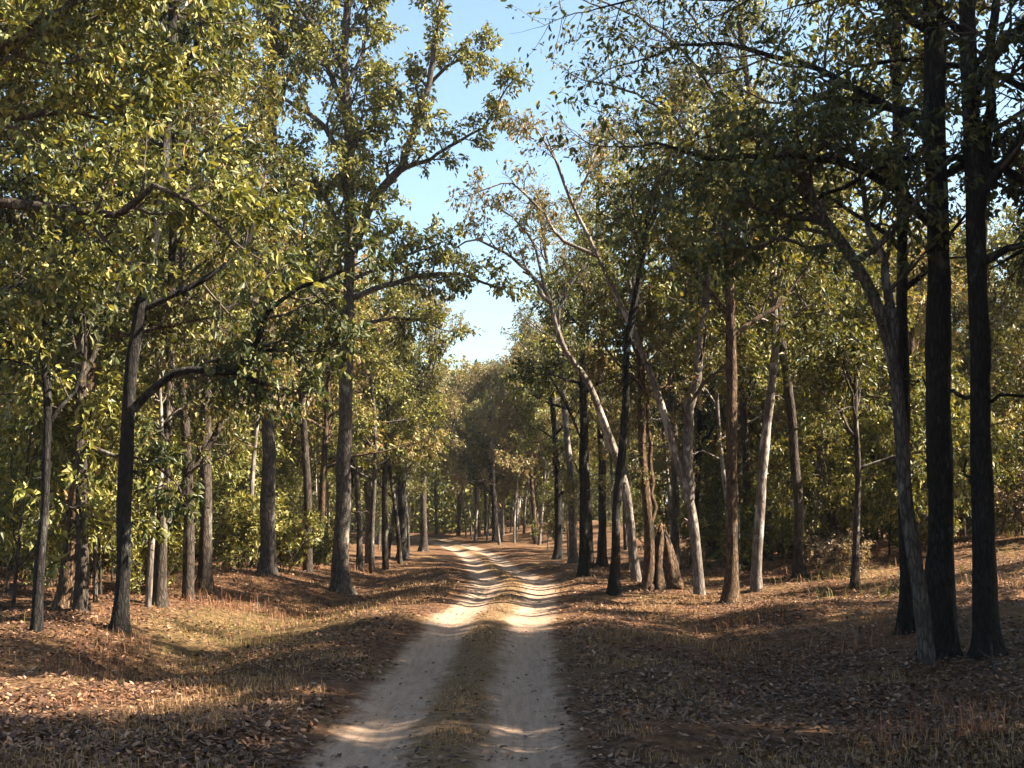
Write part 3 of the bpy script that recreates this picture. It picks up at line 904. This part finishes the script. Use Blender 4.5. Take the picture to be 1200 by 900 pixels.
PROTO = [
    (*make_proto('forest_tree', 12.0, .15, .10, .3, 'mid', 'green', (12, 4.6, 2.8, (10, 45)), leaf_size=.165, per=6, b_n=4), 'dark green tall'),
    (*make_proto('forest_tree', 10.0, .12, .16, .6, 'grey', 'yellow', (11, 3.6, 2.6, (5, 50)), leaf_size=.165, per=6, b_n=4), 'yellow-green'),
    (*make_proto('thin_tree', 9.0, .075, .2, .9, 'pale', 'bronze', (9, 3.4, 2.0, (15, 60)), leaf_size=.16, per=5, b_n=4), 'thin pale bronze-leaved'),
    (*make_proto('forest_tree', 10.5, .14, .12, .2, 'dark', 'dark', (12, 3.8, 2.5, (5, 40)), leaf_size=.165, per=7, b_n=4), 'black-stemmed dark-leaved'),
    (*make_proto('forest_tree', 8.2, .10, .2, .7, 'mid', 'olive', (11, 2.6, 2.3, (0, 50)), leaf_size=.165, per=6, b_n=4), 'olive spreading'),
    (*make_proto('thin_tree', 7.2, .065, .22, .5, 'pale', 'yellow', (9, 2.4, 1.7, (10, 60)), leaf_size=.165, per=6, b_n=4), 'thin pale yellow-green'),
    (*make_proto('forest_tree', 9.2, .12, .14, .4, 'brown', 'bronze', (12, 3.0, 2.5, (5, 50)), leaf_size=.16, per=5, b_n=4), 'brown-stemmed bronze-leaved'),
    (*make_proto('thin_tree', 7.5, .042, .16, .5, 'grey', 'yellow', (6, 4.4, 1.2, (20, 60)), leaf_size=.15, per=5, b_n=3), 'thin bare-stemmed'),
    (*make_proto('thin_tree', 6.4, .038, .22, .9, 'pale', 'bronze', (6, 3.6, 1.1, (20, 60)), leaf_size=.15, per=5, b_n=3), 'crooked thin pale'),
]
SAPL = [
    (*make_proto('sapling', 4.2, .032, .12, .3, 'grey', 'green', (9, .9, 1.2, (10, 60)), leaf_size=.14, per=7, b_n=3, b_len=.8, t_n=4, twig_len=.35), 'green large-leaved'),
    (*make_proto('sapling', 3.4, .026, .14, .4, 'mid', 'yellow', (8, .5, 1.1, (5, 60)), leaf_size=.13, per=7, b_n=3, b_len=.75, t_n=4, twig_len=.35), 'yellow-green'),
    (*make_proto('sapling', 4.8, .034, .16, .4, 'pale', 'olive', (9, 1.2, 1.2, (10, 60)), leaf_size=.13, per=6, b_n=3, b_len=.8, t_n=4, twig_len=.35), 'slim olive'),
    (*make_proto('sapling', 3.8, .03, .12, .2, 'dark', 'dark', (9, .7, 1.2, (5, 50)), leaf_size=.14, per=8, b_n=3, b_len=.8, t_n=4, twig_len=.35), 'dark green bushy'),
]


def make_shrub(leaf, h, nst, ls):
    T = Tree(leaf_size=ls, per=5, b_n=3, b_len=.5, t_n=4, twig_len=.28, droop=.2)
    root = empty('shrub', (0, 0, 0))
    for k in range(nst):
        a = k * 2.4; e = rng.uniform(.9, 1.35)
        d = np.array([math.cos(a) * math.cos(e), math.sin(a) * math.cos(e), math.sin(e)])
        pts = T.line((math.cos(a) * .06, math.sin(a) * .06, -.05), d, h * rng.uniform(.7, 1.1), 6, .14, .02)
        g = Geo(); g.tube(pts, np.linspace(.016, .006, 7), 4)
        obj('stem', g.mesh('stem', BARK['twig']), root)
        T.dress(pts, np.linspace(.016, .006, 7), .15, 5)
    pos = np.array([a[0] for a in T.anch]); d = np.array([a[1] for a in T.anch])
    V, q = leaves_arrays(pos, d, T.per, T.leaf_size, .26, .2, .04, False)
    tv, tq = np.concatenate(T.tw.v), np.concatenate(T.tw.q)
    mi = np.concatenate([np.zeros(len(tq), int), np.ones(len(q), int)])
    obj('foliage', mesh_np('foliage', np.concatenate([tv, V]), [tq, q + len(tv)], [BARK['twig'], LEAF[leaf]], mi, False), root)
    return root, h


SHRUB = [(*make_shrub('yellow', 1.5, 6, .15), 'yellow-green'), (*make_shrub('green', 1.9, 6, .17), 'green'), (*make_shrub('dead', 1.1, 5, .11), 'dry brown')]

SKY = np.array([(-400, -900), (385, -900), (420, 60), (450, 255), (505, 285), (532, 335), (540, 415), (572, 420), (592, 380), (600, 250), (640, 200),
                (700, 150), (760, 70), (820, 20), (900, 30), (1000, 0), (1080, -900), (1600, -900)], float)


def max_top(x, y, half):
    p0, p1 = px_of(x - half, y), px_of(x + half, y)
    lim = np.interp(np.linspace(p0, p1, 7), SKY[:, 0], SKY[:, 1]).max()
    d = ray(600, lim)
    return CAM_H + d[2] / d[1] * y


used = {}


def put(entry, x, y, scale, rz, label, cat, group):
    root, h, look = entry
    z = float(ground(x, y))
    if id(root) not in used:
        used[id(root)] = 1
        r = root
    else:
        r = root.copy(); col.objects.link(r)
        for ch in root.children:
            c = ch.copy(); col.objects.link(c); c.parent = r
    r.location = (x, y, z - .03)
    r.rotation_euler = (0, 0, rz)
    r.scale = (scale, scale, scale)
    tag(r, label, cat, group)
    return r


def describe(look, noun, x, y):
    """Names the foremost tree of the photograph it stands behind or beside."""
    px = px_of(x, y)
    best = min(HERO, key=lambda h: abs(h[1] - px) + abs(h[2] - y) * 1.2)
    far = 'far ' if y - best[2] > 26 else ''
    rel = 'behind' if y > best[2] + 1.5 else ('before' if y < best[2] - 1.5 else 'beside')
    lab = f'{look} {noun} {far}{rel} {best[0]}'
    return lab, f'{look} {noun}s {far}{rel} {best[0]}'


placed = [(h[1], h[2]) for h in []]
pts_xy = []
for o in list(col.objects):
    if o.parent is None and o.get('category') in ('tree', 'stump'):
        pts_xy.append((o.location.x, o.location.y))


def free(x, y, dmin):
    return all((x - a) ** 2 + (y - b) ** 2 > dmin * dmin for a, b in pts_xy)


def lit_gap(x, y):
    """Clearings on the sun's side that let light reach the track."""
    return x > 6 and (23.5 < y + .07 * x < 35.5)


def scatter_trees(n_want, y0, y1, dmin, tries=20000, side=None):
    n = 0
    for _ in range(tries):
        if n >= n_want:
            break
        y = y0 + (y1 - y0) * rng.random() ** .8
        x = rng.uniform(-.46, .46) * y
        s = x - float(road_x(y))
        if side and s * side < 0: continue
        edge = 6.2 if y < 50 else 3.4 + .6 * rng.random()
        if y > 104: edge = 0 if abs(s) > 2 else 99
        if abs(s) < edge or not free(x, y, dmin): continue
        if lit_gap(x, y) and rng.random() > .03: continue
        if s > 10 and y < 62 and rng.random() > .40: continue
        w = [.14, .16, .16, .08, .12, .12, .12, .16, .14] if s > 0 else [.14, .18, .16, .06, .12, .14, .1, .14, .12]
        if abs(px_of(x, y) - 580) < 90 and y > 45: w = [.06, .22, .18, .04, .12, .14, .2, .1, .12]
        e = PROTO[rng.choice(len(PROTO), p=np.array(w) / sum(w))]
        sc = rng.uniform(.85, 1.25)
        lim = max_top(x, y, 2.2)
        top = e[1] * sc * 1.1
        if top > lim: sc *= lim / top
        if sc < .5: continue
        lab, grp = describe(e[2], 'tree', x, y)
        put(e, x, y, sc, rng.uniform(0, 6.28), lab, 'tree', grp)
        pts_xy.append((x, y))
        n += 1
    return n


n1 = scatter_trees(105, 26, 62, 2.2)
n2 = scatter_trees(115, 58, 125, 2.9)


def bend_trees(n_want):
    """The stand that closes the view where the track turns away."""
    n = 0
    for _ in range(4000):
        if n >= n_want: break
        y = rng.uniform(90, 118)
        x = (rng.uniform(430, 660) - 600) / F * y
        if abs(x - float(road_x(y))) < 3.0 or not free(x, y, 1.6): continue
        e = PROTO[rng.choice([2, 1, 5, 6, 8, 2])]
        sc = rng.uniform(1.1, 1.9)
        lim = max_top(x, y, 1.8)
        if e[1] * sc * 1.1 > lim: sc *= lim / (e[1] * sc * 1.1)
        if sc < .45: continue
        lab, grp = describe(e[2], 'tree', x, y)
        put(e, x, y, sc, rng.uniform(0, 6.28), lab, 'tree', grp)
        pts_xy.append((x, y)); n += 1
    return n


n2b = bend_trees(45)


def scatter(entries, noun, cat, n_want, y0, y1, dmin, edge, probs, sc_r, side=None, tries=15000):
    n = 0
    for _ in range(tries):
        if n >= n_want: break
        y = y0 + (y1 - y0) * rng.random()
        x = rng.uniform(-.46, .46) * y
        s = x - float(road_x(y))
        if side and s * side < 0: continue
        if abs(s) < edge or not free(x, y, dmin): continue
        if lit_gap(x, y) and rng.random() < .5: continue
        if any(h[2] > y - 1 and abs(h[1] - px_of(x, y)) < 8 + .9 * F / y for h in HERO): continue
        e = entries[rng.choice(len(entries), p=probs)]
        sc = rng.uniform(*sc_r)
        lab, grp = describe(e[2], noun, x, y)
        put(e, x, y, sc, rng.uniform(0, 6.28), lab, cat, grp)
        pts_xy.append((x, y))
        n += 1
    return n


n3 = scatter(SAPL, 'sapling', 'sapling', 40, 25, 56, 1.1, 7.6, [.25, .42, .28, .05], (.75, 1.25), side=-1)
for px0, py0, k0, sc0, lb in ((112, 706, 0, 1.2, 'large-leaved sapling spreading between the slender crooked tree and the dark crossing tree'),
                              (15, 712, 1, 1.35, 'yellow-green sapling outermost beside the slender crooked dark tree')):
    bb = hit(px0, py0)
    put(SAPL[k0], bb[0], bb[1], sc0, rng.uniform(0, 6.28), lb, 'sapling', 'saplings among the trunks by the hollow')
    pts_xy.append((bb[0], bb[1]))
n4 = scatter(SAPL, 'sapling', 'sapling', 55, 33.5, 58, 1.1, 7.0, [.35, .35, .25, .05], (.75, 1.25), side=1)
n5 = scatter(SAPL, 'sapling', 'sapling', 70, 52, 115, 1.5, 4.5, [.25, .25, .3, .2], (.8, 1.3))
n6 = scatter(SHRUB, 'shrub', 'shrub', 45, 23, 60, .8, 6.0, [.55, .42, .03], (.6, 1.2), side=-1)
n7 = scatter(SHRUB, 'shrub', 'shrub', 35, 31, 60, .8, 6.5, [.3, .4, .3], (.6, 1.2), side=1)

# trees beyond the frame on the sun's side: they throw the shade that lies across the foreground
for c0 in (7.0, 8.8, 10.6, 15.4, 17.2, 19.2, 20.7, 22.0):
    for k, (dx, e, sc) in enumerate(((2.6, SAPL[0], 1.35), (3.4, SAPL[3], 1.5), (4.4, PROTO[4], 1.0), (6.2, PROTO[3], 1.2), (8.2, PROTO[0], 1.3), (10.6, PROTO[0], 1.4))):
        if k < 2 and (c0 > 19.5 or c0 < 10): continue
        if c0 > 20 and k < 3: continue
        y = c0
        for _ in range(4):
            x = .433 * y + dx
            y = c0 - .07 * x
        x += rng.normal(0, .25); y += rng.normal(0, .25)
        if k < 2:
            put(e, x, y, sc * rng.uniform(.9, 1.1), rng.uniform(0, 6.28), 'unseen sapling added outside the frame to shade the foreground', 'sapling', 'saplings outside the frame')
        else:
            put(e, x, y, sc * rng.uniform(.92, 1.08), rng.uniform(0, 6.28), 'unseen forest tree added outside the frame to shade the foreground', 'tree', 'forest trees outside the frame')

for k, (x, y) in enumerate(((15.4, 24.6), (17.2, 28.6))):  # added unseen trees that cut the sunlight on the track into bars
    put(PROTO[(2, 5)[k % 2]], x, y, rng.uniform(1.05, 1.3), rng.uniform(0, 6.28), 'unseen thin pale tree added outside the frame to break up the sunlight', 'tree', 'thin trees outside the frame')


# ------------------------------------------------------------------ stuff: far wood, leaf litter, dry grass
def far_wood():
    n = 190000
    y = rng.uniform(122, 165, n); x = rng.uniform(-.47, .47, n) * y
    z = rng.random(n) ** 1.15 * 17.0 - .6
    keep = vnoise(x * .33, z * .45 + y * .2, 21) + .35 > rng.uniform(-.6, .5, n)
    lim = np.array([max_top(a, b, .5) for a, b in zip(x[::1], y)])
    keep &= z < lim - .5
    x, y, z = x[keep], y[keep], z[keep]
    pos = np.stack([x, y, z], 1)
    d = rng.normal(0, 1, pos.shape); d /= np.linalg.norm(d, axis=1, keepdims=True)
    V, q = leaves_arrays(pos, d, 2, .5, .32, .3, .2, False)
    g = Geo()
    for _ in range(260):
        yy = rng.uniform(120, 160); xx = rng.uniform(-.45, .45) * yy
        h = min(13., max_top(xx, yy, .5) - .5)
        if h < 2: continue
        zz = float(ground(xx, yy))
        p = np.stack([xx + np.linspace(0, rng.normal(0, .5), 4), yy + np.zeros(4), np.linspace(zz - .2, h, 4)], 1)
        g.tube(p, np.linspace(.14, .06, 4), 5)
    tv, tq = np.concatenate(g.v), np.concatenate(g.q)
    mi = np.concatenate([np.zeros(len(tq), int), np.ones(len(q), int)])
    me = mesh_np('far_woods', np.concatenate([tv, V]), [tq, q + len(tv)], [BARK['grey'], LEAF['yellow']], mi, False)
    tag(obj('far_woods', me), 'mass of far woods closing the view beyond the bend', kind='stuff')


far_wood()


def litter():
    n = 330000
    y = 7.5 + 42 * rng.random(n) ** 1.7
    x = rng.uniform(-.45, .45, n) * (y + 2)
    s = x - road_x(y); a = np.abs(s)
    dens = smooth(.95, 1.9, a) * .9 + .03 + .12 * np.exp(-(s / .25) ** 2)
    dens *= np.clip(.62 + .75 * vnoise(x * .7, y * .7, 31), .08, 1)
    keep = rng.random(n) < dens
    x, y = x[keep], y[keep]
    n = len(x)
    z = ground(x, y) + rng.uniform(.006, .03, n)
    sz = rng.uniform(.03, .085, n) * np.where(rng.random(n) < .12, 1.3, 1)
    a = rng.uniform(0, 2 * PI, n)
    tilt = rng.normal(0, .32, (n, 2))
    A = np.stack([np.cos(a), np.sin(a), tilt[:, 0]], 1); A /= np.linalg.norm(A, axis=1, keepdims=True)
    B = np.stack([-np.sin(a), np.cos(a), tilt[:, 1]], 1); B /= np.linalg.norm(B, axis=1, keepdims=True)
    C = np.cross(A, B)
    P = np.stack([x, y, z], 1); L = sz[:, None]; W = L * rng.uniform(.2, .34, n)[:, None]; cu = rng.uniform(-.1, .5, n)[:, None]
    base = P + C * L * cu * .3
    rt = P + A * L * .3 + B * W + C * W * cu
    tr = P + A * L * .75 + B * W * .7 + C * (W * cu + L * cu * .1)
    tip = P + A * L + C * L * cu * .45
    tl = P + A * L * .75 - B * W * .7 + C * (W * cu + L * cu * .1)
    lf = P + A * L * .3 - B * W + C * W * cu
    V = np.stack([base, rt, tr, tip, tl, lf], 1).reshape(-1, 3)
    k = np.arange(n) * 6
    q = np.concatenate([np.stack([k, k + 1, k + 2, k + 3], 1), np.stack([k, k + 3, k + 4, k + 5], 1)])
    m = leaf_mat('fallen_leaf', [(0, (.028, .017, .012)), (.35, (.062, .033, .019)), (.7, (.128, .069, .037)), (.9, (.22, .135, .075)), (.97, (.32, .22, .14)), (1, (.36, .14, .04))], trans=.08, rough=.6, spec=.3)
    tag(obj('fallen_leaves', mesh_np('fallen_leaves', V, [q], [m], None, False)), 'dry curled leaves scattered over the forest floor', kind='stuff')


litter()


def grass():
    mats = [leaf_mat('dry_grass', [(0, (.085, .048, .026)), (.4, (.16, .098, .048)), (.75, (.25, .165, .08)), (1, (.36, .26, .14))], trans=.2, rough=.6, spec=.2),
            leaf_mat('green_herb', [(0, (.05, .06, .02)), (.5, (.11, .12, .035)), (1, (.20, .18, .06))], trans=.3, rough=.6, spec=.2),
            leaf_mat('red_brown_weed', [(0, (.09, .045, .028)), (.5, (.18, .085, .05)), (1, (.29, .16, .09))], trans=.15, rough=.7, spec=.15)]
    X, Yv, H_, M = [], [], [], []

    def add(n, y0, y1, pw, dens, h, mat):
        y = y0 + (y1 - y0) * rng.random(n) ** pw
        x = rng.uniform(-.45, .45, n) * (y + 2)
        d = dens(x, y, x - road_x(y))
        k = rng.random(n) < d
        X.append(x[k]); Yv.append(y[k]); H_.append(h * rng.uniform(.45, 1.3, k.sum())); M.append(np.full(k.sum(), mat))
    cl = lambda x, y, f, sd, lo: np.clip(lo + vnoise(x * f, y * f, sd) + .5 * vnoise(x * f * 3, y * f * 3, sd + 1), 0, 1)
    add(650000, 8, 70, 1.6, lambda x, y, s: np.exp(-(np.abs(s) / .27) ** 4) * cl(x, y, .9, 41, .35) * .8, .06, 0)
    add(330000, 8, 60, 1.6, lambda x, y, s: smooth(1.25, 2.0, np.abs(s)) * (1 - smooth(5, 8, np.abs(s))) * cl(x, y, .6, 43, .05) * .8, .11, 0)
    add(120000, 12, 55, 1.3, lambda x, y, s: smooth(3, 5, np.abs(s)) * cl(x, y, .5, 45, -.3) * .6, .28, 2)
    add(170000, 8, 45, 1.3, lambda x, y, s: smooth(1.6, 2.6, np.abs(s)) * cl(x, y, .8, 51, -.25) * .5, .10, 2)
    add(70000, 16, 34, 1.0, lambda x, y, s: np.exp(-((s + 4.3) / 1.3) ** 2 - ((y - 23.5) / 4.5) ** 2) * cl(x, y, 1.2, 47, .4), .10, 1)
    add(50000, 18, 60, 1.0, lambda x, y, s: smooth(6, 9, np.abs(s)) * cl(x, y, .4, 49, -.05) * .5, .30, 1)
    x = np.concatenate(X); y = np.concatenate(Yv); h = np.concatenate(H_); mt = np.concatenate(M)
    n = len(x)
    z = ground(x, y)
    a = rng.uniform(0, 2 * PI, n)
    lean = rng.uniform(.1, 1.0, n) * np.where(mt == 2, .7, 1)
    w = np.where(mt == 2, .0026, .0024) * (1 + y / 22)
    dirx, diry = np.cos(a), np.sin(a)
    px_, py_ = -diry, dirx
    base = np.stack([x, y, z - .01], 1)
    side = np.stack([px_, py_, 0 * x], 1) * w[:, None]
    fw = np.stack([dirx, diry, 0 * x], 1)
    midp = base + fw * (h * lean * .35)[:, None] + np.array([0, 0, 1]) * (h * .62)[:, None]
    tip = base + fw * (h * lean)[:, None] + np.array([0, 0, 1]) * (h * (1 - .25 * lean))[:, None]
    V = np.stack([base - side, base + side, midp + side * .8, tip, midp - side * .8], 1).reshape(-1, 3)
    k = np.arange(n) * 5
    q = np.stack([k, k + 1, k + 2, k + 4], 1)
    t = np.stack([k + 4, k + 2, k + 3], 1)
    me = mesh_np('dry_grass', V, [q, t], mats, np.concatenate([mt, mt]), False)
    tag(obj('grass', me), 'dry straw grass and low weeds along the track', kind='stuff')
    return n


ngrass = grass()


def stick(px, py, L, az, el, r, label):
    b = hit(px, py)
    d = np.array([math.cos(az) * math.cos(el), math.sin(az) * math.cos(el), math.sin(el)])
    pts = [b + d * L * t + np.array([0, 0, .012 + .04 * math.sin(t * 7)]) for t in np.linspace(0, 1, 6)]
    P, R = resample(pts, np.linspace(r, r * .5, 6), .08)
    g = Geo(); g.tube(P - b, R, 7, .1, int(px))
    k = len(P) // 2
    side = [P[k] - b, P[k] - b + np.array([.1 * math.cos(az + 1), .1 * math.sin(az + 1), .05]), P[k] - b + np.array([.2 * math.cos(az + .8), .2 * math.sin(az + .8), .1])]
    P2, R2 = resample(side, [r * .6, r * .45, r * .3], .06)
    g.tube(P2, R2, 6)
    root = obj('fallen_stick', g.mesh('fallen_stick', BARK['grey']))
    root.location = tuple(b)
    tag(root, label, 'stick')


stick(818, 832, .45, 2.0, .35, .016, 'short broken stick poking from the shaded litter beside the track')
stick(1165, 790, .35, 1.5, 1.35, .02, 'short upright dead stub before the forked black trunk')

# ------------------------------------------------------------------ air
def air():
    x0, x1, y0, y1, z0, z1 = -1400, 1400, -700, 1800, float(ZZ.min()) - 1, 42
    v = [(x, y, z) for z in (z0, z1) for y in (y0, y1) for x in (x0, x1)]
    f = np.array([(0, 2, 3, 1), (4, 5, 7, 6), (0, 1, 5, 4), (2, 6, 7, 3), (0, 4, 6, 2), (1, 3, 7, 5)])
    m, nt, out = new_mat('haze')
    pv = nt.nodes.new('ShaderNodeVolumePrincipled')
    pv.inputs['Color'].default_value = (.93, .95, 1, 1)
    pv.inputs['Density'].default_value = HAZE
    pv.inputs['Anisotropy'].default_value = .3
    nt.links.new(pv.outputs[0], out.inputs['Volume'])
    tag(obj('haze', mesh_np('haze', v, [f], [m])), 'thin dry-season haze hanging in the forest', kind='stuff')


HAZE = .0002
air()

# ------------------------------------------------------------------ daylight
SUN_EL, SUN_AZ = math.radians(43), math.radians(-4)     # azimuth from +X, negative = towards the camera's back
w = bpy.data.worlds.new('World')
scene.world = w
w.use_nodes = True
nt = w.node_tree
bg = nt.nodes['Background']
sky = nt.nodes.new('ShaderNodeTexSky')
sky.sky_type = 'NISHITA'
sky.sun_disc = False
sky.sun_elevation = SUN_EL
sky.sun_rotation = PI / 2 - SUN_AZ
sky.air_density = 1.0
sky.dust_density = 1.9
sky.ozone_density = 0.2
tint = nt.nodes.new('ShaderNodeMix'); tint.data_type = 'RGBA'; tint.blend_type = 'MULTIPLY'
tint.inputs[0].default_value = 1; tint.inputs[7].default_value = (.90, 1.0, .97, 1)
nt.links.new(sky.outputs[0], tint.inputs[6]); nt.links.new(tint.outputs[2], bg.inputs[0])
bg.inputs[1].default_value = .05
sd = bpy.data.lights.new('sun', 'SUN')
sd.energy = 5.0
sd.angle = math.radians(.55)
sd.color = (1.0, .88, .68)
so = bpy.data.objects.new('sun', sd)
dirv = Vector((math.cos(SUN_AZ) * math.cos(SUN_EL), math.sin(SUN_AZ) * math.cos(SUN_EL), math.sin(SUN_EL)))
so.rotation_euler = dirv.to_track_quat('Z', 'Y').to_euler()
so.location = (30, -10, 40)
col.objects.link(so)

vs = scene.view_settings
vs.view_transform = 'Standard'
vs.look = 'None'
vs.exposure = 2.65
vs.gamma = 1
vs.use_curve_mapping = False
scene.render.engine = 'CYCLES'
cy = scene.cycles
cy.max_bounces = 5
cy.diffuse_bounces = 2
cy.glossy_bounces = 2
cy.transmission_bounces = 3
cy.use_denoising = True
cy.volume_bounces = 0
print('leaves', LEAVES, 'trees', n1, n2, 'saplings', n3, n4, n5, 'shrubs', n6, n7, 'blades', ngrass)
